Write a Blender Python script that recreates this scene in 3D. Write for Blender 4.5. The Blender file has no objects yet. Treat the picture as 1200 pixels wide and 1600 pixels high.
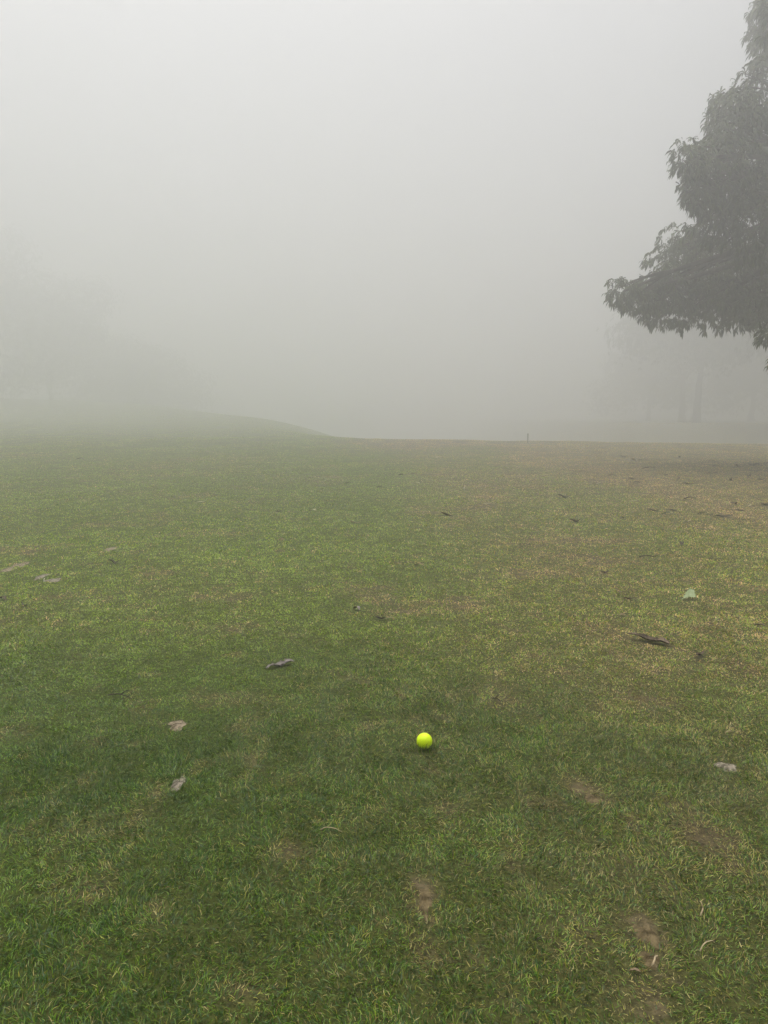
import bpy, math, random
import numpy as np
from mathutils import Vector

random.seed(7)
RNG = np.random.default_rng(11)
R = math.radians
C = bpy.context.scene.collection
sc = bpy.context.scene

# ------------------------------------------------------------------ noise
def vnoise(x, y, seed=0):
    x = np.asarray(x, float); y = np.asarray(y, float)
    xi = np.floor(x).astype(np.int64); yi = np.floor(y).astype(np.int64)
    fx = x - xi; fy = y - yi
    fx = fx*fx*(3-2*fx); fy = fy*fy*(3-2*fy)
    def h(a, b):
        n = (a*374761393 + b*668265263 + seed*1442695041) & 0xffffffff
        n = ((n ^ (n >> 13))*1274126177) & 0xffffffff
        return ((n ^ (n >> 16)) & 0xffff)/65535.0
    return ((h(xi, yi)*(1-fx)+h(xi+1, yi)*fx)*(1-fy) + (h(xi, yi+1)*(1-fx)+h(xi+1, yi+1)*fx)*fy)

def fbm(x, y, seed=0, octs=3):
    s = 0; a = 1; t = 0
    for k in range(octs):
        s = s + a*vnoise(x*(2**k)+17.3*k, y*(2**k)-9.1*k, seed+k); t += a; a *= .5
    return s/t

def sstep(a, b, v):
    t = np.clip((np.asarray(v, float)-a)/(b-a), 0, 1)
    return t*t*(3-2*t)

# ------------------------------------------------------------------ camera maths
F_PX = 1202.0
CAM = np.array([0.0, 0.0, 0.885])
PITCH = math.atan((800-650)/F_PX)
FWD = np.array([0, math.cos(PITCH), -math.sin(PITCH)])
UPV = np.array([0, math.sin(PITCH), math.cos(PITCH)])

# ------------------------------------------------------------------ terrain
RX = np.array([-80, -1.75, 1.5, 5, 12, 80.])
RH = np.array([.14, .17, .12, .08, 0.0, 0.0])
PY_, PH_ = [0, 24.5, 30, 40, 55, 75, 100, 400], [0, 0, .03, .24, .95, 2.4, 3.2, 3.5]
EY_, EX_ = [0, 24, 50, 66, 82, 110, 400], [-1.2, -1.2, -6.2, -17, -38, -80, -300]
def smooth_interp(x, xs, ys, w=1.2):
    return (np.interp(x-w, xs, ys)+np.interp(x-w/3, xs, ys)+np.interp(x+w/3, xs, ys)+np.interp(x+w, xs, ys))/4

def H(x, y):
    x = np.asarray(x, float); y = np.asarray(y, float)
    s = np.clip(y/24.5, 0, 1)
    z = smooth_interp(x, RX, RH)*s**1.7
    # beyond the crest: a long rise on the left, a hollow on the right
    left = smooth_interp(y, PY_, PH_, 4)
    hollow = -2.2*sstep(24.5, 41, y)
    e = np.interp(y, EY_, EX_)-x
    wl = sstep(-.21, .07, e/np.maximum(y, 10))
    z = z + left*wl + hollow*(1-wl)
    # low rise beyond the hollow on the right, under the far trees
    z = z + 2.55*sstep(5.5, 19, x)*sstep(30, 54, y) + .9*np.exp(-((x-10.5)/2.6)**2-((y-36)/3.5)**2)
    z = z + .05*(fbm(x*.35, y*.35, 3)-.5)*sstep(1, 6, y) + .07*(fbm(x*.8, y*.25, 6)-.5)*sstep(12, 24, y) + .012*(fbm(x*1.7, y*1.7, 5)-.5)
    return z

def ray(px, py):
    return FWD + (px-600)/F_PX*np.array([1, 0, 0]) + (800-py)/F_PX*UPV

def at(px, py):
    """point of the ground seen at this place of the photograph"""
    d = ray(px, py)
    t = np.concatenate([np.linspace(.5, 6, 1200), np.linspace(6, 60, 4000)])
    P = CAM[None]+t[:, None]*d[None]
    below = P[:, 2] < H(P[:, 0], P[:, 1])
    k = int(np.argmax(below)) if below.any() else len(t)-1
    a, b = t[max(k-1, 0)], t[k]
    for _ in range(20):
        m = (a+b)/2; p = CAM+m*d
        if p[2] < H(p[0], p[1]): b = m
        else: a = m
    return CAM+b*d

def world(px, py, y):
    d = ray(px, py)
    return CAM + d*(y/d[1])

# ------------------------------------------------------------------ object helpers
def tag(o, label=None, cat=None, group=None, kind=None):
    if label: o['label'] = label
    if cat: o['category'] = cat
    if group: o['group'] = group
    if kind: o['kind'] = kind
    return o

def empty(name, loc):
    o = bpy.data.objects.new(name, None); C.objects.link(o); o.location = loc
    o.empty_display_size = .05
    return o

def mesh_obj(name, verts, faces, mat, parent=None, smooth=True, loc=(0, 0, 0)):
    me = bpy.data.meshes.new(name)
    me.from_pydata([tuple(v) for v in verts], [], [tuple(int(i) for i in f) for f in faces])
    if smooth: me.polygons.foreach_set('use_smooth', [True]*len(me.polygons))
    me.update()
    me.materials.append(mat)
    o = bpy.data.objects.new(name, me); C.objects.link(o)
    o.location = loc
    if parent: o.parent = parent
    return o

def fast_mesh(name, verts, loops, starts, totals, mat, parent=None, colors=None, smooth=False):
    me = bpy.data.meshes.new(name)
    me.vertices.add(len(verts)); me.vertices.foreach_set('co', verts.astype(np.float32).ravel())
    me.loops.add(len(loops)); me.loops.foreach_set('vertex_index', loops.astype(np.int32))
    me.polygons.add(len(starts))
    me.polygons.foreach_set('loop_start', starts.astype(np.int32))
    me.polygons.foreach_set('loop_total', totals.astype(np.int32))
    if smooth: me.polygons.foreach_set('use_smooth', np.ones(len(starts), bool))
    if colors is not None:
        a = me.attributes.new('tint', 'FLOAT_COLOR', 'POINT')
        a.data.foreach_set('color', colors.astype(np.float32).ravel())
    me.update(calc_edges=True)
    me.materials.append(mat)
    o = bpy.data.objects.new(name, me); C.objects.link(o)
    if parent: o.parent = parent
    return o

# ------------------------------------------------------------------ materials
def new_mat(name):
    m = bpy.data.materials.new(name); m.use_nodes = True
    nt = m.node_tree
    return m, nt, nt.nodes['Principled BSDF'], nt.nodes['Material Output']

def ramp(nt, pts, fac):
    r = nt.nodes.new('ShaderNodeValToRGB')
    el = r.color_ramp.elements
    while len(el) < len(pts): el.new(.5)
    for e, (p, c) in zip(el, pts):
        e.position = p; e.color = (*c, 1)
    nt.links.new(fac, r.inputs[0])
    return r.outputs[0]

def noise_node(nt, scale, detail=4, rough=.6, coord='Object', stretch=None):
    tc = nt.nodes.new('ShaderNodeTexCoord')
    n = nt.nodes.new('ShaderNodeTexNoise')
    n.inputs['Scale'].default_value = scale; n.inputs['Detail'].default_value = detail
    n.inputs['Roughness'].default_value = rough
    if stretch:
        mp = nt.nodes.new('ShaderNodeMapping'); mp.inputs['Scale'].default_value = stretch
        nt.links.new(tc.outputs[coord], mp.inputs[0]); nt.links.new(mp.outputs[0], n.inputs['Vector'])
    else:
        nt.links.new(tc.outputs[coord], n.inputs['Vector'])
    return n.outputs['Fac']

def noisy_mat(name, c1, c2, scale, rough=.8, bump=.3, spec=.3, bump_dist=.002, stretch=None):
    m, nt, b, out = new_mat(name)
    f = noise_node(nt, scale, stretch=stretch)
    nt.links.new(ramp(nt, [(.37, c1), (.63, c2)], f), b.inputs['Base Color'])
    b.inputs['Roughness'].default_value = rough
    b.inputs['Specular IOR Level'].default_value = spec
    bp = nt.nodes.new('ShaderNodeBump'); bp.inputs['Strength'].default_value = bump
    bp.inputs['Distance'].default_value = bump_dist
    nt.links.new(noise_node(nt, scale*3, 5, stretch=stretch), bp.inputs['Height']); nt.links.new(bp.outputs[0], b.inputs['Normal'])
    return m

def leafy_mat(name, rough, spec, trans, attr='tint', color=None):
    m, nt, b, out = new_mat(name)
    if color is None:
        a = nt.nodes.new('ShaderNodeAttribute'); a.attribute_name = attr
        col = a.outputs['Color']
    else:
        col = ramp(nt, [(.3, color[0]), (.7, color[1])], noise_node(nt, color[2]))
    nt.links.new(col, b.inputs['Base Color'])
    b.inputs['Roughness'].default_value = rough
    b.inputs['Specular IOR Level'].default_value = spec
    tr = nt.nodes.new('ShaderNodeBsdfTranslucent'); nt.links.new(col, tr.inputs['Color'])
    mx = nt.nodes.new('ShaderNodeMixShader'); mx.inputs[0].default_value = trans
    nt.links.new(b.outputs[0], mx.inputs[1]); nt.links.new(tr.outputs[0], mx.inputs[2])
    nt.links.new(mx.outputs[0], out.inputs['Surface'])
    return m

M_GRASS = leafy_mat('grass_blades', .38, .5, .30)
M_FOLIAGE = leafy_mat('tree_leaves', .5, .25, .22)
M_BARK = noisy_mat('tree_bark', (.035, .03, .022), (.10, .085, .065), 6, .9, .8, .2, .02, (1, 1, .25))
M_SAND = noisy_mat('pale_divot_sand', (.085, .068, .040), (.33, .27, .19), 80, .95, .8, .15, .004)
M_GREYSAND = noisy_mat('grey_divot_sand', (.090, .080, .055), (.35, .305, .24), 85, .95, .8, .15, .004)
M_EARTH = noisy_mat('bare_earth', (.062, .046, .022), (.20, .155, .082), 38, .95, .9, .15, .005)
M_BROWNLEAF = leafy_mat('dead_brown_leaf', .7, .25, .08, color=((.045, .03, .018), (.12, .08, .05), 60))
M_DARKLEAF = leafy_mat('dead_dark_leaf', .6, .3, .05, color=((.028, .023, .016), (.075, .06, .042), 60))
M_PALELEAF = leafy_mat('dry_pale_leaf', .7, .25, .15, color=((.46, .41, .27), (.64, .58, .43), 60))
M_TANLEAF = leafy_mat('dry_tan_leaf', .7, .25, .15, color=((.20, .14, .08), (.36, .28, .18), 60))
M_GREYLEAF = leafy_mat('dry_grey_leaf', .65, .3, .08, color=((.15, .125, .115), (.30, .26, .245), 60))
M_GREENLEAF = leafy_mat('torn_green_leaf', .5, .4, .2, color=((.27, .35, .15), (.40, .48, .26), 40))
M_OLIVELEAF = leafy_mat('fading_green_leaf', .6, .3, .15, color=((.05, .075, .025), (.11, .13, .04), 40))
M_MIDRIB = noisy_mat('leaf_midrib', (.32, .40, .22), (.42, .48, .30), 50, .6, .2)
M_STEM = noisy_mat('dry_stem', (.34, .26, .15), (.50, .41, .27), 70, .8, .3)
M_TWIG = noisy_mat('dark_twig', (.025, .02, .015), (.08, .06, .045), 90, .9, .6)
M_BARKSTRIP = noisy_mat('shed_bark', (.05, .036, .026), (.24, .18, .13), 45, .9, 1.0, .2, .004, (1, .3, 1))
M_WOOD = noisy_mat('weathered_stake', (.10, .10, .075), (.17, .165, .125), 30, .9, .5, .2, .002, (1, 1, .1))
M_WHITE = noisy_mat('white_sliver', (.68, .68, .64), (.80, .80, .77), 50, .6, .1)

# ball
m, nt, b, out = new_mat('golf_ball_cover')
b.inputs['Base Color'].default_value = (.74, 1.0, .003, 1)
b.inputs['Roughness'].default_value = .38
b.inputs['Specular IOR Level'].default_value = .35
b.inputs['Subsurface Weight'].default_value = .15
b.inputs['Subsurface Radius'].default_value = (.6, 1, .1)
b.inputs['Subsurface Scale'].default_value = .002
M_BALL = m

# ------------------------------------------------------------------ places where the turf is worn or covered
def patch(px, py, rx, ry):
    """centre and half axes (metres) of a patch of ground, from its place and size in the photograph"""
    c = at(px, py)
    depth = (c-CAM) @ FWD
    a = rx*depth/F_PX
    bb = (at(px, py-ry)[1]-at(px, py+ry)[1])/2
    return c, a, max(bb, .004)

SCRUFFS = [  # px, py, rx, ry, amount : worn, thin, strawy turf
    (662, 1398, 22, 40, 0.72), (1010, 1470, 32, 48, 0.75), (1000, 1562, 48, 34, 0.72), (900, 1222, 26, 18, 0.72),
    (930, 1250, 22, 14, 0.70), (380, 1545, 55, 30, .55), (245, 1425, 32, 30, 0.45), (1110, 1310, 70, 35, 0.41),
    (680, 1165, 40, 22, 0.41), (780, 1080, 45, 30, 0.45), (790, 1100, 26, 10, 0.65), (940, 985, 40, 20, 0.38),
    (520, 1150, 35, 14, 0.30), (45, 1290, 50, 20, 0.41), (20, 1240, 50, 15, 0.38), (700, 1255, 40, 18, 0.38),
    (450, 1332, 40, 16, 0.45), (530, 1340, 60, 20, 0.38), (960, 1340, 60, 25, 0.34), (900, 1455, 50, 30, 0.41),
    (730, 1500, 40, 30, 0.26), (1150, 1240, 60, 30, 0.30), (1000, 1090, 50, 22, 0.38), (400, 980, 25, 8, 0.38),
    (500, 1000, 70, 10, 0.26), (250, 925, 40, 12, 0.34), (100, 935, 50, 12, 0.26), (560, 1405, 30, 18, 0.26),
    (1040, 1395, 40, 20, 0.26), (640, 1440, 40, 20, 0.22), (830, 1395, 45, 20, 0.26), (60, 1580, 60, 25, 0.26),
    (860, 870, 60, 15, 0.22), (130, 1395, 60, 22, 0.22), (790, 1560, 40, 25, 0.34), (1170, 1060, 50, 25, 0.30),
]
DIVOTS = [  # px, py, rx, ry, tilt (deg), material, label
    (278, 1133, 17, 10, 8, M_SAND, 'tan sandy divot with a dark cut edge, upper of two left of the ball'),
    (279, 1224, 11, 15, -35, M_GREYSAND, 'grey slanting sandy divot, lower of two left of the ball'),
    (83, 907, 13, 4.2, 14, M_GREYSAND, 'clean-edged grey divot scrape, rightmost of the far left cluster'),
    (65, 901, 8, 6, 40, M_GREYSAND, 'short ragged grey divot touching the left end of the clean-edged one'),
    (12, 890, 10, 5, 22, M_SAND, 'pinkish sandy divot at the left picture edge'),
    (33, 882, 12, 4.5, 18, M_SAND, 'thin sandy divot just up from the pinkish one at the left edge'),
    (172, 858, 10, 3.6, 16, M_SAND, 'lone small sandy divot above the dark clod in the left turf'),
    (1135, 1198, 19, 9, -28, M_GREYSAND, 'pale chalky divot low at the right, in strawy grass'),
    (664, 1408, 14, 27, 6, M_EARTH, 'upright brown bare-earth scrape straight below the yellow ball'),
    (1012, 1462, 19, 24, -25, M_EARTH, 'large brown bare-earth divot at the lower right with straw on its foot'),
    (1015, 1500, 16, 16, 25, M_EARTH, 'small brown earth patch just under the large bare divot, lower right'),
    (926, 1249, 17, 8, -20, M_EARTH, 'faint brown earth scrape right of and below the yellow ball'),
    (440, 843, 6, 3, 0, M_EARTH, 'tiny brown earth scrape in the middle-left fairway'),
]
SCR_W = [patch(*s[:4])+(s[4],) for s in SCRUFFS]
DIV_W = [patch(*d[:4]) for d in DIVOTS]

def fields(x, y):
    """dryness, bareness and lushness of the turf at a spot"""
    n1 = fbm(x*.8, y*.45, 21); n2 = fbm(x*3.1, y*2.6, 31); n3 = fbm(x*13, y*13, 41, 2); n4 = fbm(x*34, y*26, 47, 3)
    right = sstep(2.0, 3.9, x + (n1-.5)*2.4)*sstep(3.2, 7.5, y)
    end = sstep(18.5, 22, y+(n1-.5)*5)*sstep(-2.5, .5, x)*(1+.33*sstep(26, 30, y))
    dry = .80*right + .75*end*(1-right)
    dry = dry + .42*sstep(-.2, 1.0, x)*sstep(0, .1, 1-right)*(.4+n2)
    dry = dry + .35*sstep(.62, .80, n2) + .18*sstep(.55, .75, n1)*(1-right)
    n5 = fbm(x*15, y*12, 51, 2)*(.85+.3*n2)
    dry = dry + .45*sstep(.64, .80, n5)
    bare = .5*sstep(.70, .80, n2)*sstep(.4, .7, n3) + .35*sstep(.72, .86, n5)*sstep(.35, .6, n4)
    for (c, a, bb, s) in SCR_W:
        q = ((x-c[0])/a)**2 + ((y-c[1])/bb)**2
        q = q*(.55+.9*n3)
        g = np.exp(-q*1.1)*s
        bare = np.maximum(bare, np.clip(g*(n4*3.4-.85), 0, 1)*(1 if s >= .7 else .35)); dry = dry + g*.8*n4*1.6
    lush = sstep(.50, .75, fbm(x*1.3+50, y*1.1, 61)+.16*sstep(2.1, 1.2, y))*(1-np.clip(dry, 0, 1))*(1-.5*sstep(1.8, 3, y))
    return np.clip(dry, 0, 1), np.clip(bare, 0, 1), lush

# ------------------------------------------------------------------ fallen things: spec first, so that the turf gives way under them
# px, py, length m, width m, yaw deg (0 = lying across the view), arch, fold, material, name, label
B, Dk, P, T, G, O = M_BROWNLEAF, M_DARKLEAF, M_PALELEAF, M_TANLEAF, M_GREYLEAF, M_OLIVELEAF
LEAVES = [
    (1094, 1026, .075, .022, 42, .015, .5, B, 'small curled two-tone leaf below and right of the bark strip'),
    (557, 954, .042, .026, -52, .016, .4, G, 'short pinkish grey curled leaf in the middle of the fairway'),
    (973, 963, .026, .020, 10, .006, .3, T, 'tiny tan leaf scrap above the brown bark strip'),
    (1066, 852, .05, .035, 70, .018, .4, Dk, 'dark crumpled leaf above the torn green leaf'),
    (1130, 809, .165, .036, -6, .020, .5, Dk, 'longest dark narrow leaf, at the right below the dry turf'),
    (1074, 816, .085, .018, 25, .020, .6, P, 'pale curved leaf left of the longest dark narrow leaf'),
    (1100, 804, .13, .03, 2, .012, .3, O, 'flat dull green leaf just left of the longest dark narrow leaf'),
    (929, 757, .14, .034, -14, .045, .7, P, 'bright pale crescent leaf on the boundary of green and dry turf'),
    (995, 755, .12, .03, 22, .02, .5, Dk, 'dark upturned leaf right of the bright pale crescent leaf'),
    (881, 778, .14, .05, 0, .035, .4, Dk, 'dark humped leaf left of and below the bright pale crescent'),
    (898, 816, .09, .05, -30, .03, .5, B, 'brown crumpled leaf below the dark humped leaf'),
    (972, 811, .04, .03, 10, .012, .3, Dk, 'small black leaf scrap right of the brown crumpled leaf'),
    (1052, 799, .075, .03, -8, .015, .5, Dk, 'black leaf beside the yellow-green leaf at the right'),
    (1042, 804, .11, .06, 4, .012, .2, O, 'broad yellow-green leaf lying flat beside a black leaf'),
    (1020, 799, .11, .035, -20, .015, .4, B, 'brownish leaf left of the broad yellow-green leaf'),
    (1158, 799, .11, .025, 0, .012, .5, Dk, 'thin dark leaf above the right end of the longest dark leaf'),
    (1147, 789, .08, .05, 35, .03, .4, B, 'brown crumpled leaf above the thin dark leaf at the right'),
    (1196, 790, .11, .06, 20, .035, .4, Dk, 'dark bunched leaf cut by the right picture edge'),
    (1173, 792, .05, .03, 5, .015, .4, P, 'pale leaf scrap between two dark leaves near the right edge'),
    (1186, 782, .06, .03, -15, .015, .4, Dk, 'small dark leaf just above the bunched leaf at the right edge'),
    (990, 784, .09, .02, 4, .008, .3, P, 'thin pale leaf lying flat below the dark upturned leaf'),
    (1077, 780, .11, .04, -18, .025, .5, B, 'brown leaf with a lifted tip in the right dry turf'),
    (1071, 778, .06, .02, -25, .02, .5, P, 'cream leaf tip lying against a brown leaf in the dry turf'),
    (1183, 728, .16, .05, 10, .03, .5, Dk, 'dark curled leaf far right beside the tan peaked leaf'),
    (1153, 730, .15, .07, 20, .06, .8, T, 'tan peaked leaf far right on the dry turf'),
    (1174, 727, .10, .04, -5, .02, .4, Dk, 'small dark leaf between the tan peaked leaf and the dark curled one'),
    (1171, 746, .13, .05, 50, .05, .5, B, 'brown leaf standing on edge below the tan peaked leaf'),
    (1190, 750, .12, .05, 0, .03, .4, B, 'brown flat-lying leaf at the right edge below the leaf on edge'),
    (1119, 729, .16, .035, 8, .02, .5, Dk, 'dark narrow leaf left of the tan peaked leaf'),
    (1142, 751, .09, .04, 60, .03, .5, B, 'brown upright scrap left of the leaf standing on edge'),
    (1113, 740, .17, .03, 0, .012, .4, B, 'thin brown leaf below the dark narrow leaf in dry turf'),
    (1014, 732, .26, .04, -3, .02, .5, B, 'long brown leaf in the dry turf below the pale round leaf'),
    (991, 720, .12, .09, 5, .04, .3, P, 'pale rounded leaf near the crest, left of a thin dark leaf'),
    (1003, 719, .20, .035, 4, .015, .4, Dk, 'thin dark leaf right beside the pale rounded leaf near the crest'),
    (973, 714, .15, .06, -12, .03, .4, Dk, 'dark leaf nearest the crest, left of the pale rounded leaf'),
    (1062, 715, .12, .05, 60, .05, .5, B, 'brown upright leaf near the crest under the tree branch'),
    (1112, 721, .16, .05, 10, .03, .5, B, 'brown leaf near the crest under the tree at the right'),
    (1043, 742, .15, .03, 0, .015, .4, B, 'slim brown leaf in dry turf right of the long brown leaf'),
    (956, 744, .13, .04, 8, .02, .4, B, 'brown leaf above the bright pale crescent leaf'),
    (987, 749, .10, .05, 0, .02, .4, Dk, 'small dark leaf just above the dark upturned leaf'),
    (1075, 757, .15, .04, -20, .02, .4, B, 'brown leaf midway down the right dry turf'),
    (1060, 749, .09, .04, 65, .03, .4, B, 'small brown upright leaf in the centre of the dry turf'),
    (688, 715, .20, .05, 0, .012, .3, P, 'pale flat leaf farthest away in the middle of the fairway'),
    (649, 756, .13, .035, -6, .015, .4, P, 'whitish flat leaf in the middle fairway left of the white sliver'),
    (762, 788, .09, .02, -3, .008, .3, P, 'thin straw-coloured leaf in the middle fairway'),
    (698, 806, .11, .05, 5, .02, .4, B, 'dull brown leaf in the middle fairway, alone'),
    (629, 743, .13, .04, -10, .02, .4, O, 'dull dark green leaf, left of a pair in the far middle fairway'),
    (647, 741, .11, .03, 0, .015, .4, O, 'dull dark green leaf, right of a pair in the far middle fairway'),
    (125, 719, .17, .07, 5, .04, .3, Dk, 'dark leaf alone in the far left fairway'),
    (178, 881, .06, .04, 15, .024, .4, Dk, 'dark clod-like crumpled leaf below the lone small sandy divot'),
    (38, 948, .024, .02, 30, .01, .3, Dk, 'tiny dark leaf scrap under the far left divot cluster'),
    (4, 938, .04, .03, -10, .015, .4, B, 'brown leaf scrap at the left picture edge'),
    (435, 800, .055, .03, 0, .015, .3, Dk, 'small dark leaf in the left-middle fairway'),
    (488, 799, .085, .025, -4, .012, .4, P, 'small pale leaf right of a dark one in the left-middle fairway'),
    (555, 818, .085, .03, 6, .012, .3, T, 'tan oval leaf below the small pale leaf in the middle fairway'),
    (316, 785, .09, .02, 15, .012, .3, P, 'faint pale leaf in the far left-middle fairway'),
    (594, 762, .10, .03, -12, .015, .4, Dk, 'thin dark leaf left of the whitish flat leaf'),
    (543, 755, .10, .025, 10, .015, .4, O, 'dark greenish leaf in the far middle fairway, left of the thin dark one'),
    (655, 885, .06, .018, -6, .012, .4, T, 'slim tan leaf in the centre of the fairway'),
    (945, 897, .05, .02, 10, .012, .4, B, 'small brown leaf left of the torn green leaf'),
    (983, 938, .05, .02, -12, .012, .4, B, 'small brown leaf between the torn green leaf and the tan scrap'),
    (992, 1523, .018, .006, -12, .004, .4, T, 'orange-tan leaf scrap at the foot of the lower right bare earth'),
]
TWIGS = [  # pixel ends, radius m, material, label, side shoot
    ((1180, 978), (1203, 985), .0035, M_BARKSTRIP, 'brown twig running out of the right picture edge', 0),
    ((168, 1090), (208, 1093.5), .0022, M_TWIG, 'dark thin twig with a grey knob in the left turf', 1),
    ((1000, 871.5), (1024, 870.5), .0030, M_TWIG, 'dark straight twig above and left of the torn green leaf', 0),
    ((768, 1094), (783, 1099), .0020, M_TWIG, 'short dark twig in the worn turf above right of the ball', 1),
    ((1092, 1436), (1099, 1421), .0017, M_STEM, 'bent straw stalk standing in the grass at the lower right', 1),
    ((1017, 1515), (1030, 1502), .0020, M_STEM, 'straw stalk lying across the lower right bare earth', 0),
    ((1093, 1491), (1118, 1479), .0013, M_STEM, 'long thin curved straw right of the bare earth', 0),
    ((500, 1303), (536, 1304), .0011, M_STEM, 'thin arched straw in the green grass below left of the ball', 0),
    ((1134, 1150), (1143, 1147), .0014, M_STEM, 'short whitish straw above the chalky divot', 0),
]
FLAT = []   # capsules (ax, ay, bx, by, r): grass pressed down there
leaf_pos = []
for L in LEAVES:
    c = at(L[0], L[1]); yaw = R(L[4])
    d = np.array([math.cos(yaw), math.sin(yaw)])*L[2]*.5
    leaf_pos.append(c); FLAT.append((c[0]-d[0], c[1]-d[1], c[0]+d[0], c[1]+d[1], L[3]*.45))
tw_pos = []
for t in TWIGS:
    a, b2 = at(*t[0]), at(*t[1]); tw_pos.append((a, b2)); FLAT.append((a[0], a[1], b2[0], b2[1], .003))
BALL_C = at(663, 1170); BALL_R = .02135
GREEN_C = at(1078, 938)
BARK_A, BARK_B = at(981, 998), at(1046, 1010)
CHIP_A, CHIP_B = at(416, 1047), at(458, 1037)
STEM_A, STEM_B = at(588, 968), at(614, 971)
FLAT += [(GREEN_C[0]-.02, GREEN_C[1], GREEN_C[0]+.02, GREEN_C[1]+.02, .018),
         (BARK_A[0], BARK_A[1], BARK_B[0], BARK_B[1], .016), (CHIP_A[0], CHIP_A[1], CHIP_B[0], CHIP_B[1], .009),
         (STEM_A[0], STEM_A[1], STEM_B[0], STEM_B[1], .008)]

# ------------------------------------------------------------------ ground
def build_ground():
    nr, na = 250, 288
    rr = np.concatenate([[0], .25*np.power(190/.25, np.linspace(0, 1, nr))])
    an = np.linspace(0, 2*np.pi, na, endpoint=False)
    Rg, A = np.meshgrid(rr[1:], an, indexing='ij')
    X = np.concatenate([[0], (Rg*np.sin(A)).ravel()]); Y = np.concatenate([[0], (Rg*np.cos(A)).ravel()])
    Z = H(X, Y)
    Z = np.where(np.hypot(X, Y) > 90, Z, Z)
    V = np.stack([X, Y, Z], 1)
    idx = 1+np.arange(nr*na).reshape(nr, na)
    a = idx[:-1]; b2 = idx[1:]
    q = np.stack([a, b2, np.roll(b2, -1, 1), np.roll(a, -1, 1)], -1).reshape(-1, 4)
    q = q[:, ::-1]
    tri = np.stack([np.zeros(na, int), np.roll(idx[0], -1), idx[0]], 1)
    loops = np.concatenate([q.ravel(), tri.ravel()])
    tot = np.concatenate([np.full(len(q), 4), np.full(len(tri), 3)])
    st = np.concatenate([[0], np.cumsum(tot)[:-1]])
    dry, bare, lush = fields(X, Y)
    cover = sstep(26, 50, np.hypot(X, Y))+.0*lush
    col = np.stack([dry, bare, cover, np.ones_like(dry)], 1)
    m, nt, bs, out = new_mat('turf_thatch')
    at_ = nt.nodes.new('ShaderNodeAttribute'); at_.attribute_name = 'tint'
    sep = nt.nodes.new('ShaderNodeSeparateColor'); nt.links.new(at_.outputs['Color'], sep.inputs[0])
    f = noise_node(nt, 70, 6, .7)
    green = ramp(nt, [(.35, (.026, .036, .005)), (.68, (.085, .110, .014))], f)
    straw = ramp(nt, [(.35, (.034, .026, .013)), (.68, (.15, .115, .055))], f)
    earth = ramp(nt, [(.3, (.060, .046, .022)), (.66, (.18, .142, .076))], f)
    m1 = nt.nodes.new('ShaderNodeMix'); m1.data_type = 'RGBA'
    nt.links.new(sep.outputs[0], m1.inputs[0]); nt.links.new(green, m1.inputs[6]); nt.links.new(straw, m1.inputs[7])
    m2 = nt.nodes.new('ShaderNodeMix'); m2.data_type = 'RGBA'
    mm = nt.nodes.new('ShaderNodeMath'); mm.operation = 'MULTIPLY_ADD'; mm.use_clamp = True; mm.inputs[1].default_value = 2.2
    nn = nt.nodes.new('ShaderNodeMath'); nn.operation = 'MULTIPLY_ADD'; nn.inputs[1].default_value = -2.4; nn.inputs[2].default_value = .75
    nt.links.new(noise_node(nt, 34, 5, .65), nn.inputs[0]); nt.links.new(nn.outputs[0], mm.inputs[2])
    nt.links.new(sep.outputs[1], mm.inputs[0]); nt.links.new(mm.outputs[0], m2.inputs[0]); nt.links.new(m1.outputs[2], m2.inputs[6]); nt.links.new(earth, m2.inputs[7])
    far = ramp(nt, [(.3, (.085, .110, .020)), (.66, (.13, .15, .04))], noise_node(nt, 1.5))
    fdry = ramp(nt, [(.3, (.11, .105, .050)), (.66, (.15, .14, .075))], noise_node(nt, 1.5))
    m4 = nt.nodes.new('ShaderNodeMix'); m4.data_type = 'RGBA'
    nt.links.new(sep.outputs[0], m4.inputs[0]); nt.links.new(far, m4.inputs[6]); nt.links.new(fdry, m4.inputs[7]); far = m4.outputs[2]
    m3 = nt.nodes.new('ShaderNodeMix'); m3.data_type = 'RGBA'
    nt.links.new(sep.outputs[2], m3.inputs[0]); nt.links.new(m2.outputs[2], m3.inputs[6]); nt.links.new(far, m3.inputs[7])
    nt.links.new(m3.outputs[2], bs.inputs['Base Color'])
    bs.inputs['Roughness'].default_value = .9; bs.inputs['Specular IOR Level'].default_value = .2
    bp = nt.nodes.new('ShaderNodeBump'); bp.inputs['Strength'].default_value = .9; bp.inputs['Distance'].default_value = .008
    nt.links.new(noise_node(nt, 120, 5, .7), bp.inputs['Height']); nt.links.new(bp.outputs[0], bs.inputs['Normal'])
    o = fast_mesh('ground', V, loops, st, tot, m, colors=col, smooth=True)
    tag(o, kind='structure')
build_ground()

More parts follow.
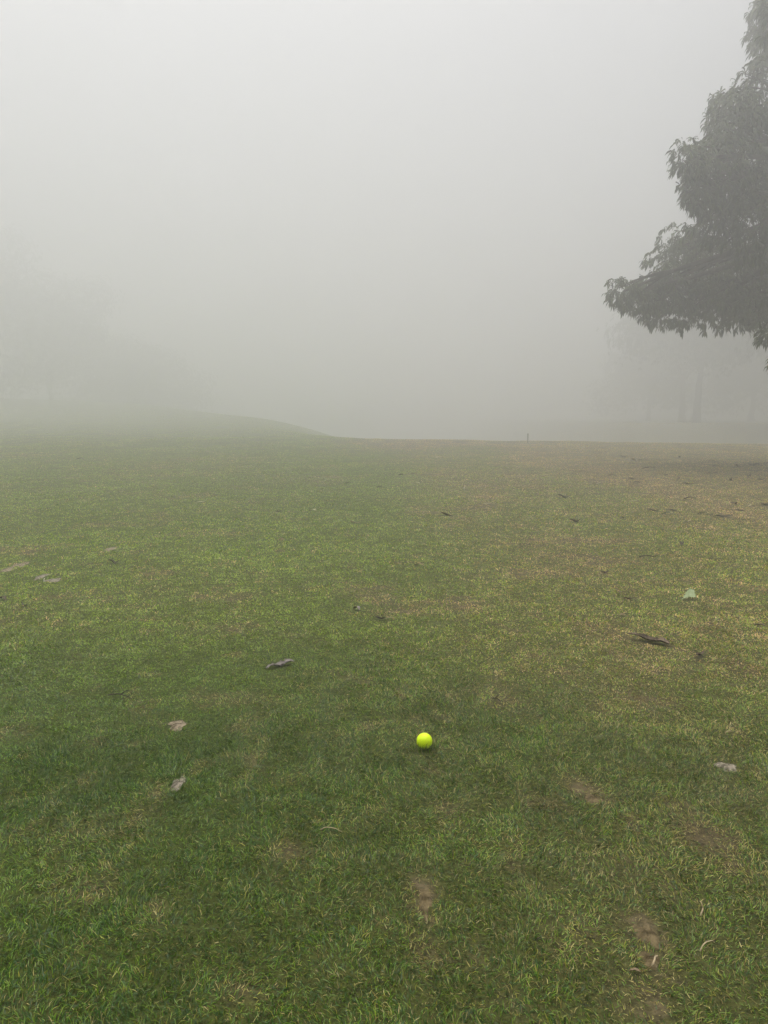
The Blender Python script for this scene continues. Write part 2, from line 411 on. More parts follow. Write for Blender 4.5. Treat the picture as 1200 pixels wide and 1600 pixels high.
# ------------------------------------------------------------------ grass: every blade modelled
def build_grass(N=2800000):
    # rejection-free sampling of y with density ~ min(1,(2.2/y)^2) * width(y)
    ys = np.linspace(.35, 62, 8000)
    wid = 2*(1.7+.72*ys)
    dens = np.minimum(1, (2.0/ys)**1.9)
    pdf = wid*dens; cdf = np.cumsum(pdf); cdf /= cdf[-1]
    y = np.interp(RNG.random(N), cdf, ys)
    x = (RNG.random(N)*2-1)*(1.7+.72*y)
    dry, bare, lush = fields(x, y)
    clump = fbm(x*19, y*19, 81, 2)
    keep = RNG.random(N) < np.clip((1-bare*.72), .03, 1)*(.50+.85*clump)
    # divots: clear inside
    for (c, a, bb), d in zip(DIV_W, DIVOTS):
        near = (np.abs(x-c[0]) < 2.2*a) & (np.abs(y-c[1]) < 2.2*bb)
        q = np.hypot((x-c[0])/a, (y-c[1])/bb)*(.85+.4*clump)
        keep &= ~(near & (q < .78+.45*clump*RNG.random(N)) & (RNG.random(N) < .88))
    keep &= np.hypot(x-BALL_C[0], y-BALL_C[1]) > .011
    x, y, dry, bare, lush, clump = [v[keep] for v in (x, y, dry, bare, lush, clump)]
    n = len(x)
    rng = RNG
    r = np.hypot(x, y)
    L = (.0068 + .0078*rng.random(n) + .004*lush)*(.7+.6*clump)*(1-.35*bare)
    longb = rng.random(n) < .03
    L = np.where(longb, L*1.5, L)
    L = L*(1+.02*np.clip(r-3, 0, 20))
    dbl = np.hypot(x-BALL_C[0], y-BALL_C[1])
    L = np.where(dbl < .036, L*2.2, L)
    press = np.ones(n)
    for (ax, ay, bx, by, rad) in FLAT:
        sel = np.where((np.abs(x-(ax+bx)/2) < abs(bx-ax)/2+rad*2) & (np.abs(y-(ay+by)/2) < abs(by-ay)/2+rad*2))[0]
        if not len(sel): continue
        dx, dy = bx-ax, by-ay; LL = dx*dx+dy*dy+1e-9
        t = np.clip(((x[sel]-ax)*dx+(y[sel]-ay)*dy)/LL, 0, 1)
        dd = np.hypot(x[sel]-ax-t*dx, y[sel]-ay-t*dy)
        press[sel] = np.minimum(press[sel], .30+.7*sstep(rad, rad*2, dd))
    L = L*press
    W = (.0009+.0008*rng.random(n))*np.maximum(1, r/2.0)**.95
    az = rng.random(n)*2*np.pi
    lean = vnoise(x*11, y*11, 91)*4*np.pi + vnoise(x*2.3, y*2.3, 92)*2*np.pi
    az = np.where(rng.random(n) < .55, lean+rng.normal(0, .55, n), az)
    t1 = np.clip(R(60)+rng.normal(0, R(20), n)-R(14)*lush+R(35)*bare-R(38)*(dbl < .036), R(5), R(88))
    t2 = np.clip(t1+R(5)+rng.random(n)*R(45), 0, R(108))
    ux, uy = np.cos(az), np.sin(az)
    z0 = H(x, y)-.001
    roll = rng.normal(0, .5, n)
    vx, vy, vz = -uy*np.cos(roll), ux*np.cos(roll), np.sin(roll)*.8
    p0 = np.stack([x, y, z0], 1)
    u = np.stack([ux, uy, np.zeros(n)], 1); zz = np.array([0, 0, 1.])
    p1 = p0 + (L*.55)[:, None]*(np.sin(t1)[:, None]*u+np.cos(t1)[:, None]*zz)
    az2 = az+rng.normal(0, .6, n)
    u2 = np.stack([np.cos(az2), np.sin(az2), np.zeros(n)], 1)
    p2 = p1 + (L*.5)[:, None]*(np.sin(t2)[:, None]*u2+np.cos(t2)[:, None]*zz)
    p2[:, 2] = np.maximum(p2[:, 2], z0+.0015)
    v = np.stack([vx, vy, vz], 1)*(W*.5)[:, None]
    # colours
    pal = np.array([(.032, .100, .002), (.155, .268, .004), (.225, .318, .012), (.22, .310, .060), (.54, .42, .15), (.27, .185, .05), (.38, .34, .04)])
    g = rng.random(n) + .35*(fbm(x*2.2, y*2.2, 101)-.5)
    ci = np.where(g < .36, 0, np.where(g < .74, 1, np.where(g < .90, 2, 3)))
    paler = sstep(1.7, 3.2, y+1.2*(fbm(x*.7, y*.7, 121)-.5))      # blade colour lightened with distance: paints in brighter-lit tips beyond the lush strip
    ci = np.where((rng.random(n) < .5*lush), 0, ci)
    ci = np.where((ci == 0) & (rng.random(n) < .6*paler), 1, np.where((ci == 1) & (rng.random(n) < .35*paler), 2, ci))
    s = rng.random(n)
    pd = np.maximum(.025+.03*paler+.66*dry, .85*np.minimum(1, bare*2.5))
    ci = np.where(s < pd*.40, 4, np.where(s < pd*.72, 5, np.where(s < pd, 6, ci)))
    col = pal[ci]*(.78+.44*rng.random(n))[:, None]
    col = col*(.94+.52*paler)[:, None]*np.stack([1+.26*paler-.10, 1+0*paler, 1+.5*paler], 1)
    tuft = fbm(x*12, y*10, 131, 2)
    vsoft = ((.85+.3*fbm(x*.9, y*.6, 111))*(.82+.36*sstep(.2, .8, tuft)))[:, None]
    col = col*vsoft
    near = r < 6+10*rng.random(n)
    # near blades: quad + tip triangle, 5 verts; far blades: one triangle
    i1 = np.where(near)[0]; i2 = np.where(~near)[0]
    Va = np.stack([p0[i1]-v[i1], p0[i1]+v[i1], p1[i1]-v[i1]*.9, p1[i1]+v[i1]*.9, p2[i1]], 1).reshape(-1, 3)
    Ca = np.repeat(col[i1], 5, 0)
    base = np.arange(len(i1))*5
    La = np.stack([base, base+1, base+3, base+2, base+2, base+3, base+4], 1).ravel()
    Ta = np.tile([4, 3], len(i1))
    pt = p0[i2]*.0 + (p1[i2]*.35+p2[i2]*.65); pt[:, 2] = np.maximum(pt[:, 2], p1[i2][:, 2])
    Vb = np.stack([p0[i2]-v[i2]*1.5, p0[i2]+v[i2]*1.5, pt], 1).reshape(-1, 3)
    Cb = np.repeat(col[i2], 3, 0)
    Lb = np.arange(len(i2)*3)+len(Va)
    Tb = np.full(len(i2), 3)
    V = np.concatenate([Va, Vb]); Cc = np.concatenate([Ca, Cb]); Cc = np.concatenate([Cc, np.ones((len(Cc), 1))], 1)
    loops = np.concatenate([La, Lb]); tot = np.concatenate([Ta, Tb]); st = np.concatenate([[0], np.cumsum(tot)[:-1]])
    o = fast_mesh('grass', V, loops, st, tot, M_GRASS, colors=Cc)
    tag(o, 'short mown grass, green with straw and worn brown patches, covering the fairway', 'grass', kind='stuff')
build_grass()

# ------------------------------------------------------------------ divots
def build_divot(c, a, bb, tilt, mat, label, seed):
    rg = np.random.default_rng(seed)
    na, nr = 72, 16
    an = np.linspace(0, 2*np.pi, na, endpoint=False)
    rim = 1+.22*np.sin(2*an+rg.random()*6)*rg.random()+.18*np.sin(3*an+rg.random()*6)+.12*np.sin(5*an+rg.random()*6)+rg.normal(0, .025, na)
    V = [(0, 0, .004)]
    sh = math.tan(R(tilt))*a/bb*0
    ct, st_ = math.cos(R(tilt)), math.sin(R(tilt))
    for k in range(1, nr+1):
        q = k/nr
        for i in range(na):
            ex, ey = math.cos(an[i])*q*rim[i], math.sin(an[i])*q*rim[i]
            rx_, ry_ = ex*ct-ey*st_, ex*st_+ey*ct
            X, Y = c[0]+rx_*a, c[1]+ry_*bb
            z = .0035*(1-q**2)-.0045*q**3 + rg.normal(0, .0006)+.005*(float(fbm(X*60, Y*60, 9))-.5)*q
            V.append((X-c[0], Y-c[1], float(H(X, Y))-c[2]+z+.001))
    Fs = [(0, 1+i, 1+(i+1) % na) for i in range(na)]
    for k in range(nr-1):
        o0 = 1+k*na; o1 = o0+na
        Fs += [(o0+i, o1+i, o1+(i+1) % na, o0+(i+1) % na) for i in range(na)]
    o = mesh_obj('divot', V, Fs, mat, loc=c)
    tag(o, label, 'divot', 'bare divots in the turf')
for k, ((c, a, bb), d) in enumerate(zip(DIV_W, DIVOTS)):
    build_divot(c, a, bb, d[4], d[5], d[6], 200+k)

# ------------------------------------------------------------------ golf ball
def build_ball():
    import bmesh
    bm = bmesh.new()
    bmesh.ops.create_icosphere(bm, subdivisions=6, radius=1)
    V = np.array([v.co[:] for v in bm.verts])
    n = 336
    i = np.arange(n)+.5
    ph = np.arccos(1-2*i/n); th = np.pi*(1+5**.5)*i
    Dm = np.stack([np.cos(th)*np.sin(ph), np.sin(th)*np.sin(ph), np.cos(ph)], 1)
    mx = (V @ Dm.T).max(1)
    ang = np.arccos(np.clip(mx, -1, 1))
    ra = .088
    depth = np.where(ang < ra, .024*(1-(ang/ra)**2), 0)
    V = V*(1-depth)[:, None]*BALL_R
    for v, p in zip(bm.verts, V): v.co = p
    me = bpy.data.meshes.new('golf_ball'); bm.to_mesh(me); bm.free()
    me.polygons.foreach_set('use_smooth', [True]*len(me.polygons)); me.materials.append(M_BALL)
    o = bpy.data.objects.new('golf_ball', me); C.objects.link(o)
    o.location = (BALL_C[0], BALL_C[1], float(H(BALL_C[0], BALL_C[1]))+BALL_R+.0005)
    o.rotation_euler = (.6, .4, .2)
    tag(o, 'bright fluorescent yellow dimpled golf ball resting on the grass', 'golf ball')
build_ball()

# ------------------------------------------------------------------ leaves, twigs, bark
def leaf_geom(Ln, Wd, arch, fold, rg, n=9, m=5, ragged=.1, blunt=False):
    """lanceolate blade along +x, centred, curved up at the ends, folded along the midrib; two-sided solid"""
    V = []; Fs = []
    tw = rg.normal(0, .5)
    for i in range(n+1):
        s = i/n
        w = (math.sin(math.pi*min(1, s*.92+.06))**.8 if not blunt else (.75+.25*math.sin(math.pi*s)))*Wd*.5*(1+ragged*rg.normal())
        xx = (s-.5)*Ln
        zc = arch*(2*s-1)**2*.7 + arch*.25*math.sin(s*7+rg.random()*.3)
        yc = .06*Ln*math.sin(s*3+tw)
        for j in range(m):
            q = (j/(m-1))*2-1
            fa = fold*(1+.4*math.sin(s*5+tw))
            yy = q*w*math.cos(fa*abs(q)); zz = abs(q)*w*math.sin(fa)+rg.normal(0, .0006)
            tt = tw*(s-.5)*1.3
            V.append((xx, yc+yy*math.cos(tt)-zz*math.sin(tt), zc+zz*math.cos(tt)+yy*math.sin(tt)))
    nv = len(V)
    top = np.array(V); bot = top-np.array([0, 0, .0009])
    for i in range(n):
        for j in range(m-1):
            a = i*m+j
            Fs.append((a, a+m, a+m+1, a+1)); Fs.append((nv+a, nv+a+1, nv+a+m+1, nv+a+m))
    ring = [i*m for i in range(n+1)]+[n*m+j for j in range(1, m)]+[i*m+m-1 for i in range(n-1, -1, -1)]+[j for j in range(m-2, 0, -1)]
    for a, b2 in zip(ring, ring[1:]+ring[:1]):
        Fs.append((a, b2, nv+b2, nv+a))
    return np.concatenate([top, bot]), Fs

def tube_geom(pts, rads, n=7):
    pts = np.array(pts, float); V = []; Fs = []
    for i, p in enumerate(pts):
        t = pts[min(i+1, len(pts)-1)]-pts[max(i-1, 0)]; t /= np.linalg.norm(t)+1e-9
        ref = np.array([0, 0, 1.]) if abs(t[2]) < .9 else np.array([1., 0, 0])
        u = np.cross(t, ref); u /= np.linalg.norm(u); w = np.cross(t, u)
        for k in range(n):
            a = 2*math.pi*k/n
            V.append(p+(u*math.cos(a)+w*math.sin(a))*rads[i])
    for i in range(len(pts)-1):
        for k in range(n):
            Fs.append((i*n+k, i*n+(k+1) % n, (i+1)*n+(k+1) % n, (i+1)*n+k))
    Fs.append(tuple(range(n-1, -1, -1))); Fs.append(tuple((len(pts)-1)*n+k for k in range(n)))
    return V, Fs

def join(parts):
    V = []; Fs = []
    for v, f in parts:
        o = len(V); V += [tuple(p) for p in v]; Fs += [tuple(i+o for i in q) for q in f]
    return V, Fs

for k, (L, c) in enumerate(zip(LEAVES, leaf_pos)):
    rg = np.random.default_rng(400+k)
    arch = L[5]*(.75, -.55, .4, -.8, .9)[k % 5]
    V, Fs = leaf_geom(L[2], L[3], arch, L[6], rg)
    V = V+np.array([0, 0, max(0, -arch*.75)])
    o = mesh_obj('fallen_leaf', V, Fs, L[7], loc=(c[0], c[1], float(H(c[0], c[1]))+.007))
    o.rotation_euler = (rg.normal(0, .15), rg.normal(0, .08), R(L[4]))
    tag(o, L[9] if len(L) > 9 else L[8], 'leaf', 'fallen leaves scattered on the turf')

for k, (t, (a, b2)) in enumerate(zip(TWIGS, tw_pos)):
    rg = np.random.default_rng(500+k)
    mid = (a+b2)/2; n = 7; pts = []
    d = b2-a; ln = np.linalg.norm(d); side = np.array([-d[1], d[0], 0])/ln
    for i in range(n):
        s = i/(n-1)
        p = a+d*s+side*ln*.10*math.sin(s*3.1+k)+side*rg.normal(0, ln*.012)
        p[2] = float(H(p[0], p[1]))+.006+.006*math.sin(s*3.14)+abs(rg.normal(0, .001))
        pts.append(p-mid)
    parts = [tube_geom(pts, [t[2]*(1-.45*i/(n-1)) for i in range(n)])]
    if t[5]:
        q = pts[3]; e = q+side*ln*.22+d*.18+np.array([0, 0, .008])
        parts.append(tube_geom([q, (q+e)/2+np.array([0, 0, .003]), e], [t[2]*.8, t[2]*.7, t[2]*.35]))
    V, Fs = join(parts)
    nm = 'straw' if t[3] is M_STEM else 'twig'
    o = mesh_obj(nm, V, Fs, t[3], loc=mid)
    tag(o, t[4], nm, 'dry straws lying in the grass' if nm == 'straw' else 'twigs lying in the grass')

# bark strip: long ragged curl of bark, narrow dark left end, broad flaky right end
def strip(name, A, Bp, wid, arch, mat, label, cat, seed, taper):
    rg = np.random.default_rng(seed)
    n, m = 18, 6
    d = Bp-A; ln = np.linalg.norm(d[:2]); yaw = math.atan2(d[1], d[0])
    V = []
    for i in range(n+1):
        s = i/n
        w = wid*(taper[0]+(taper[1]-taper[0])*sstep(0, .55, s))*(1-.55*sstep(.8, 1, s))*(1+.16*rg.normal())
        zc = .010+arch*(1-s)**2+.004*math.sin(s*9)
        for j in range(m):
            q = (j/(m-1))*2-1
            V.append(((s-.5)*ln+rg.normal(0, .0012), q*w*.5+.05*ln*math.sin(s*4), zc+.30*w*q*q+rg.normal(0, .0011)))
    nv = len(V); top = np.array(V); bot = top-np.array([0, 0, .0028])
    Fs = []
    for i in range(n):
        for j in range(m-1):
            a = i*m+j
            Fs += [(a, a+m, a+m+1, a+1), (nv+a, nv+a+1, nv+a+m+1, nv+a+m)]
    ring = [i*m for i in range(n+1)]+[n*m+j for j in range(1, m)]+[i*m+m-1 for i in range(n-1, -1, -1)]+[j for j in range(m-2, 0, -1)]
    Fs += [(a, b2, nv+b2, nv+a) for a, b2 in zip(ring, ring[1:]+ring[:1])]
    c = (A+Bp)/2
    o = mesh_obj(name, np.concatenate([top, bot]), Fs, mat, loc=(c[0], c[1], float(H(c[0], c[1]))))
    o.rotation_euler = (0, 0, yaw)
    tag(o, label, cat)
strip('bark_strip', BARK_A, BARK_B, .036, .012, M_BARKSTRIP, 'ragged brown strip of shed bark lying on the grass at the right', 'bark', 71, (.25, 1))
strip('bark_strip', CHIP_A, CHIP_B, .022, -.003, M_GREYLEAF, 'grey crinkled strip of bark on green grass left of centre', 'bark', 72, (.3, 1))

# dark leaf with pale stem
c = (STEM_A+STEM_B)/2
root = empty('fallen_leaf', (c[0], c[1], float(H(c[0], c[1]))+.008))
root.rotation_euler = (0, 0, R(-4))
tag(root, 'dark leaf with a long pale stalk in the middle of the fairway', 'leaf', 'fallen leaves scattered on the turf')
lnS = np.linalg.norm((STEM_B-STEM_A)[:2])
V, Fs = leaf_geom(lnS*.55, .020, .008, .5, np.random.default_rng(5))
V = V-np.array([lnS*.24, 0, 0]); mesh_obj('leaf_blade', V, Fs, M_DARKLEAF, root)
V, Fs = tube_geom([(lnS*.02, 0, .002), (lnS*.2, .002, .006), (lnS*.36, .003, .006), (lnS*.5, .0, .003)], [.0016, .0015, .0013, .0009])
mesh_obj('stalk', V, Fs, M_STEM, root)

# torn green leaf: broad piece tented along its midrib, with notched lower edge
def green_leaf():
    rg = np.random.default_rng(9)
    root = empty('fallen_leaf', (GREEN_C[0], GREEN_C[1], float(H(GREEN_C[0], GREEN_C[1]))))
    root.rotation_euler = (0, R(-14), R(-22))
    tag(root, 'broad pale green torn leaf propped up on the turf at the right', 'leaf', 'fallen leaves scattered on the turf')
    n, m = 12, 15
    V = []
    for i in range(n+1):
        s = i/n                       # 0 = lower torn edge (towards the viewer), 1 = narrow top
        half = .031*(1-.34*s)
        for j in range(m):
            q = (j/(m-1))*2-1
            notch = .0
            if i <= 3: notch = (.006*abs(math.sin(q*7.5+.6))+.0015*rg.random())*(1-i/4)
            edge = .004*math.sin(s*19)*(abs(q) > .8)
            X = q*(half+edge)+(.016*(s-.3) if q < 0 else .006*(s-.3))+.004*s
            up = .012+.034*s + .0*q
            Y = -.012+.040*s+notch*.6
            Z = up + .004*(1-abs(q))-.002*q*q+notch*.6+.0015*math.sin(q*9)*(1-s)+rg.normal(0, .0003)
            V.append((X, Y, Z))
    nv = len(V); top = np.array(V); bot = top+np.array([0, .0008, -.0008])
    Fs = []
    for i in range(n):
        for j in range(m-1):
            a = i*m+j
            Fs += [(a, a+1, a+m+1, a+m), (nv+a, nv+a+m, nv+a+m+1, nv+a+1)]
    ring = [i*m for i in range(n+1)]+[n*m+j for j in range(1, m)]+[i*m+m-1 for i in range(n-1, -1, -1)]+[j for j in range(m-2, 0, -1)]
    Fs += [(b2, a, nv+a, nv+b2) for a, b2 in zip(ring, ring[1:]+ring[:1])]
    mesh_obj('leaf_blade', np.concatenate([top, bot]), Fs, M_GREENLEAF, root)
    mid = [top[i*m+m//2]+np.array([0, -.0004, .0006]) for i in range(1, n+1)]
    mid.append(mid[-1]+np.array([.006, .012, .001]))
    Vv, Ff = tube_geom(mid, [.0016-.0007*i/len(mid) for i in range(len(mid))], 6)
    mesh_obj('midrib', Vv, Ff, M_MIDRIB, root)
green_leaf()

# small white slivers standing in the turf
for k, (px, py, h, lab) in enumerate([(68.5, 909, .020, 'tiny white sliver standing beside the clean-edged grey divot'),
                                      (725, 766, .040, 'white sliver standing alone in the middle fairway')]):
    c = at(px, py)
    V, Fs = tube_geom([(0, 0, 0), (.001, 0, h*.6), (.004, .001, h)], [.0028*(1+k), .0025*(1+k), .0012*(1+k)], 6)
    o = mesh_obj('sliver', V, Fs, M_WHITE, loc=(c[0], c[1], float(H(c[0], c[1]))))
    tag(o, lab, 'sliver')

# marker stake on the crest
def stake():
    c = at(824.6, 692.5)
    V = []; w = .018; h = .30
    prof = [(-.05, 1), (h-.03, 1), (h-.006, .86), (h, .55)]
    for z, s in prof:
        for k in range(8):
            a = math.pi/8+k*math.pi/4
            V.append((w*s*math.cos(a), w*s*math.sin(a), z))
    Fs = []
    for i in range(len(prof)-1):
        Fs += [(i*8+k, i*8+(k+1) % 8, (i+1)*8+(k+1) % 8, (i+1)*8+k) for k in range(8)]
    Fs.append(tuple(24+k for k in range(8)))
    o = mesh_obj('marker_stake', V, Fs, M_WOOD, smooth=False, loc=(c[0], c[1], float(H(c[0], c[1]))))
    tag(o, 'short dark marker stake standing on the crest of the fairway', 'stake')
stake()

# ------------------------------------------------------------------ trees
def crown_mesh(name, blobs, parent, rg, leaf_len, per, pal, origin, density):
    """blobs: (centre xyz, radii xyz). Whorls of drooping lance-shaped leaves spread through the blobs"""
    P = []; Ax = []
    for (c, r, dm) in blobs:
        n = int(density*dm*4*math.pi*((r[0]*r[1]*r[2])**(2/3)))+3
        d = rg.normal(size=(n, 3)); d /= np.linalg.norm(d, axis=1)[:, None]
        q = (.38+.62*rg.random(n)**.55)
        bump = 1+.16*np.sin(d[:, 0]*5+c[0]*3)*np.sin(d[:, 2]*6+c[2]*2)+.12*rg.normal(size=n)
        P.append(np.array(c)+d*np.array(r)*(q*bump)[:, None])
        ax = d*np.array([1, 1, .6]); ax[:, 2] += .18
        Ax.append(ax/np.linalg.norm(ax, axis=1)[:, None])
    P = np.concatenate(P); Ax = np.concatenate(Ax)
    P = P-np.array(origin)
    n = len(P)*per
    P = np.repeat(P, per, 0); A = np.repeat(Ax, per, 0)
    k = np.tile(np.arange(per), len(Ax))
    ref = np.where(np.abs(A[:, 2:3]) < .9, np.array([[0, 0, 1.]]), np.array([[1., 0, 0]]))
    U = np.cross(A, ref); U /= np.linalg.norm(U, axis=1)[:, None]; Wv = np.cross(A, U)
    ph = k*2.4+rg.random(n)*.6
    rad = U*np.cos(ph)[:, None]+Wv*np.sin(ph)[:, None]
    D = A*(.25+.7*rg.random(n))[:, None]+rad*.9
    D /= np.linalg.norm(D, axis=1)[:, None]
    Ln = leaf_len*(.7+.6*rg.random(n))
    W = Ln*(.16+.06*rg.random(n))
    down = np.array([0, 0, -1.])
    def bend(g):
        v = D+down*(g*(.7+.6*rg.random(n)))[:, None]
        return v/np.linalg.norm(v, axis=1)[:, None]
    b0 = P + A*(-.25*Ln*rg.random(n))[:, None]
    b1 = b0+bend(.25)*(Ln*.33)[:, None]
    b2 = b1+bend(.95)*(Ln*.35)[:, None]
    b3 = b2+bend(1.9)*(Ln*.36)[:, None]
    side = np.cross(D, down); side += 1e-6; side /= np.linalg.norm(side, axis=1)[:, None]
    side = side+rg.normal(0, .35, (n, 3)); side /= np.linalg.norm(side, axis=1)[:, None]
    s = side*(W*.5)[:, None]
    V = np.stack([b0, b1-s*.85, b1+s*.85, b2-s, b2+s, b3], 1).reshape(-1, 3)
    base = np.arange(n)*6
    Lp = np.stack([base, base+1, base+2, base+1, base+3, base+4, base+2, base+3, base+5, base+4], 1).ravel()
    T = np.tile([3, 4, 3], n); S = np.concatenate([[0], np.cumsum(T)[:-1]])
    pal = np.array(pal)
    col = pal[rg.integers(0, len(pal), n)]*(.75+.5*rg.random(n))[:, None]
    col = np.concatenate([np.repeat(col, 6, 0), np.ones((n*6, 1))], 1)
    return fast_mesh(name, V, Lp, S, T, M_FOLIAGE, parent, col)

def limb_pts(a, b2, rg, sag=.12, n=7):
    a = np.array(a, float); b2 = np.array(b2, float); ln = np.linalg.norm(b2-a)
    return [a+(b2-a)*s+np.array([0, 0, 1])*sag*ln*math.sin(math.pi*s)+rg.normal(0, .015*ln, 3)*math.sin(math.pi*s) for s in np.linspace(0, 1, n)]

PAL = [(.038, .055, .010), (.058, .080, .012), (.085, .110, .020), (.050, .062, .016)]
def tree(label, base, trunk_h, trunk_r, blobs, seed, leaf_len, per, density, group, lean=(0, 0), fork=.55):
    rg = np.random.default_rng(seed)
    base = np.array([base[0], base[1], float(H(base[0], base[1]))-.05])
    root = empty('tree', tuple(base)); tag(root, label, 'tree', group)
    top = np.array([lean[0], lean[1], trunk_h])
    n = 9
    tp = [top*s+rg.normal(0, .04, 3)*np.array([1, 1, 0])*(s > 0) for s in np.linspace(0, 1, n)]
    tr = [trunk_r*((1-.6*s)+.5*max(0, 1-s*8)) for s in np.linspace(0, 1, n)]
    parts = [tube_geom(tp, tr, 12)]
    for (c, r, dm) in blobs:
        c = np.array(c)-base
        f = fork+(.95-fork)*rg.random()
        st = top*f
        lp = limb_pts(st, c, rg)
        r0 = trunk_r*(.28+.25*(1-f))
        parts.append(tube_geom(lp, [r0*(1-.8*s) for s in np.linspace(0, 1, len(lp))], 7))
        for _ in range(5):
            d = rg.normal(size=3); d /= np.linalg.norm(d)
            e = c+d*np.array(r)*.8
            q = limb_pts(lp[-2], e, rg, .05, 4)
            parts.append(tube_geom(q, [r0*.3, r0*.22, r0*.14, r0*.05], 5))
    V, Fs = join(parts)
    mesh_obj('trunk', V, Fs, M_BARK, root)
    crown_mesh('crown', blobs, root, rg, leaf_len, per, PAL, base, density)

def blob(px, py, y, rx, rz, ry=None, dm=1.0):
    w = world(px, py, y); k = y/F_PX
    return (tuple(w), (rx*k, (ry or (rx+rz)/2)*k, rz*k), dm)

near = [
    blob(973, 456, 13.39, 28, 24), blob(1000, 470, 13.79, 34, 24), blob(1035, 448, 14.00, 46, 50), blob(1048, 480, 14.41, 44, 36),
    blob(1062, 395, 14.20, 34, 40), blob(1100, 420, 14.51, 66, 62), blob(1120, 470, 14.20, 60, 44), blob(1160, 440, 14.61, 72, 62),
    blob(1180, 480, 13.79, 50, 34), blob(1230, 450, 14.41, 80, 62),
    blob(1081, 250, 11.75, 32, 36), blob(1086, 300, 12.10, 32, 34), blob(1130, 270, 12.28, 62, 62), blob(1125, 340, 12.64, 50, 40), blob(1150, 190, 12.46, 44, 44), blob(1140, 165, 12.99, 30, 24),
    blob(1180, 240, 12.64, 70, 80), blob(1190, 345, 12.46, 80, 70), blob(1200, 130, 12.99, 42, 50), blob(1250, 220, 12.82, 90, 100),
    blob(1205, 72, 14.24, 30, 34), blob(1200, 30, 14.69, 30, 40), blob(1215, 5, 11.12, 26, 50), blob(1260, 40, 13.79, 70, 80),
    blob(1200, 525, 10.32, 22, 14), blob(1215, 565, 10.15, 16, 12), blob(1250, 520, 10.86, 46, 40),
    # the rest of the crown, beyond the picture's right edge
    blob(1350, 260, 12.90, 130, 130, 150, .5), blob(1340, 440, 12.64, 120, 90, 140, .6), blob(1500, 150, 12.46, 170, 140, 200, .4),
    blob(1490, 400, 11.75, 150, 110, 150, .4), blob(1640, 300, 12.90, 170, 140, 200, .4), blob(1780, 420, 12.46, 130, 100, 150, .4),
    blob(1410, 40, 12.90, 120, 110, 140, .4), blob(1560, -40, 12.64, 140, 110, 170, .4), blob(1700, 110, 12.46, 140, 120, 160, .4),
    blob(1480, 330, 15.58, 150, 140, 150, .35), blob(1620, 420, 10.32, 130, 90, 120, .4),
]
tree('large near tree with drooping lance-shaped leaves overhanging from the right edge', (9.1, 12.6), 4.7, .28, near, 1, .138, 11, 42,
     None)

def far_tree(label, px, d, trunk_h, top_h, rad, seed, group, trunk_r=.2, lean=(0, 0), base_h=None):
    rg = np.random.default_rng(seed)
    x = (px-600)/F_PX*d; y = d
    g = float(H(x, y))
    bl = []
    zc = (top_h+(base_h or trunk_h))/2
    hz = (top_h-(base_h or trunk_h))/2
    for k in range(11):
        a = k*2.4; q = .25+.5*rg.random()
        zz = zc+hz*.62*(-1+2*rg.random())
        sc_ = rad*(.34+.18*rg.random())
        wide = 1-.45*max(0, (zz-zc)/hz)
        bl.append(((x+math.cos(a)*rad*q*wide, y+math.sin(a)*rad*q*wide, g+zz), (sc_, sc_, sc_*.72), 1))
    bl.append(((x, y, g+top_h-rad*.3), (rad*.4, rad*.4, rad*.3), 1))
    bl.append(((x, y, g+zc), (rad*.62, rad*.62, hz*.7), 1))
    tree(label, (x, y), trunk_h, trunk_r, bl, seed, .30, 8, 5.5, group, lean)

GR = 'trees half lost in the fog at the right'
far_tree('fog-dimmed tree behind the crest whose dark trunk is plainest', 1083, 63, 6.0, 13.2, 6.5, 21, GR, .33, (.35, 0), 4.0)
far_tree('fainter fog-dimmed tree whose slim trunk stands just left of the plainer trunk', 1063, 71, 6.2, 11.6, 5.4, 22, GR, .29, (-.2, 0), 4.2)
far_tree('fog-dimmed tree at the right edge filling the space under the near branches', 1250, 48, 4.2, 11.5, 6.2, 23, GR, .27, (0, 0), 2.6)
far_tree('dense low fogged tree just right of the trunks, hidden above by the near branches', 1170, 78, 5.0, 12.0, 7.4, 25, GR, .3, (0, 0), .4)
far_tree('broad fogged tree cut by the right edge, low behind the near tree', 1345, 52, 5.0, 13.0, 7.5, 26, GR, .3, (0, 0), .6)
far_tree('barely visible fogged tree left of the trunks, behind the low branch tip', 1010, 84, 4.5, 11.0, 6.0, 24, GR, .24, (0, 0), .6)
GL = 'trees almost lost in the fog at the left'
far_tree('tallest faint fogged tree at the left edge beyond the rise', -45, 74, 5, 17.2, 8.2, 31, GL, .25, (0, 0), .5)
far_tree('faint rounded fogged tree beside the tallest one on the left', 85, 80, 5, 14.2, 8.6, 32, GL, .25, (0, 0), .4)
far_tree('faintest low fogged tree, rightmost of the left three', 205, 89, 5, 12.2, 9.2, 33, GL, .25, (0, 0), .3)

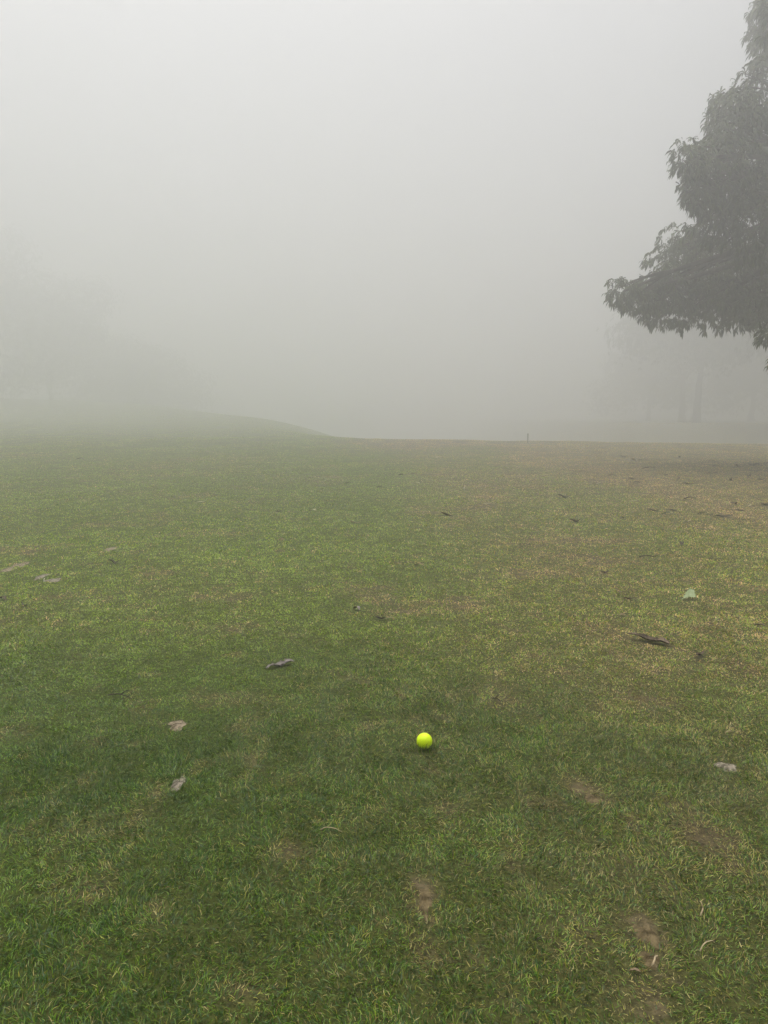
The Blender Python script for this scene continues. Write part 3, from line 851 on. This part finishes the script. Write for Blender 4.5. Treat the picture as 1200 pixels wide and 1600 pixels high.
# ------------------------------------------------------------------ haze
def haze():
    m = bpy.data.materials.new('fog'); m.use_nodes = True
    nt = m.node_tree
    for n in list(nt.nodes): nt.nodes.remove(n)
    out = nt.nodes.new('ShaderNodeOutputMaterial'); pv = nt.nodes.new('ShaderNodeVolumePrincipled')
    pv.inputs['Color'].default_value = (.876, .88, .880, 1)
    pv.inputs['Density'].default_value = .038
    pv.inputs['Anisotropy'].default_value = .68
    for k in ('Density Attribute', 'Color Attribute', 'Temperature Attribute'):
        if k in pv.inputs: pv.inputs[k].default_value = ''
    nt.links.new(pv.outputs[0], out.inputs['Volume'])
    try: m.cycles.homogeneous_volume = True
    except Exception: pass
    X = 200; z0 = -6.0; z1 = 22.5
    V = [(sx*X, sy*X, z) for z in (z0, z1) for sx, sy in ((-1, -1), (1, -1), (1, 1), (-1, 1))]
    Fs = [(3, 2, 1, 0), (4, 5, 6, 7), (0, 1, 5, 4), (1, 2, 6, 5), (2, 3, 7, 6), (3, 0, 4, 7)]
    o = mesh_obj('haze', V, Fs, m, smooth=False)
    tag(o, 'dense pale morning fog filling the air over the fairway', 'fog', kind='stuff')
haze()

# ------------------------------------------------------------------ light, sky, camera
SUN_EL, SUN_ROT = R(78), R(-25)      # rotation measured from +Y, negative = left
w = bpy.data.worlds.new('World'); sc.world = w; w.use_nodes = True
nt = w.node_tree; bg = nt.nodes['Background']
sky = nt.nodes.new('ShaderNodeTexSky'); sky.sky_type = 'NISHITA'; sky.sun_disc = False
sky.sun_elevation = SUN_EL; sky.sun_rotation = SUN_ROT
sky.air_density = 1.0; sky.dust_density = 6.0; sky.ozone_density = 1.0
hs = nt.nodes.new('ShaderNodeHueSaturation'); hs.inputs['Saturation'].default_value = .38
nt.links.new(sky.outputs[0], hs.inputs['Color']); nt.links.new(hs.outputs[0], bg.inputs['Color'])
bg.inputs['Strength'].default_value = .055

ld = bpy.data.lights.new('sun', 'SUN'); ld.energy = 1.5; ld.angle = R(50); ld.color = (1, .97, .92)
lo = bpy.data.objects.new('sun', ld); C.objects.link(lo)
sd = Vector((math.sin(SUN_ROT)*math.cos(SUN_EL), math.cos(SUN_ROT)*math.cos(SUN_EL), math.sin(SUN_EL)))
lo.rotation_euler = (-sd).to_track_quat('-Z', 'Y').to_euler(); lo.location = (0, 0, 30)

cd = bpy.data.cameras.new('camera'); co = bpy.data.objects.new('camera', cd); C.objects.link(co)
cd.sensor_fit = 'VERTICAL'; cd.angle_y = 2*math.atan(800/F_PX)
cd.clip_start = .05; cd.clip_end = 1000
co.location = CAM; co.rotation_euler = (R(90)-PITCH, 0, 0)
sc.camera = co

vs = sc.view_settings
vs.view_transform = 'Standard'; vs.look = 'None'; vs.gamma = 1; vs.exposure = 1.2
vs.use_curve_mapping = False
cy = sc.cycles
cy.max_bounces = 18; cy.diffuse_bounces = 4; cy.glossy_bounces = 2; cy.transmission_bounces = 4
cy.volume_bounces = 16; cy.transparent_max_bounces = 8
cy.use_adaptive_sampling = True; cy.adaptive_threshold = .006
cy.denoising_prefilter = 'NONE'
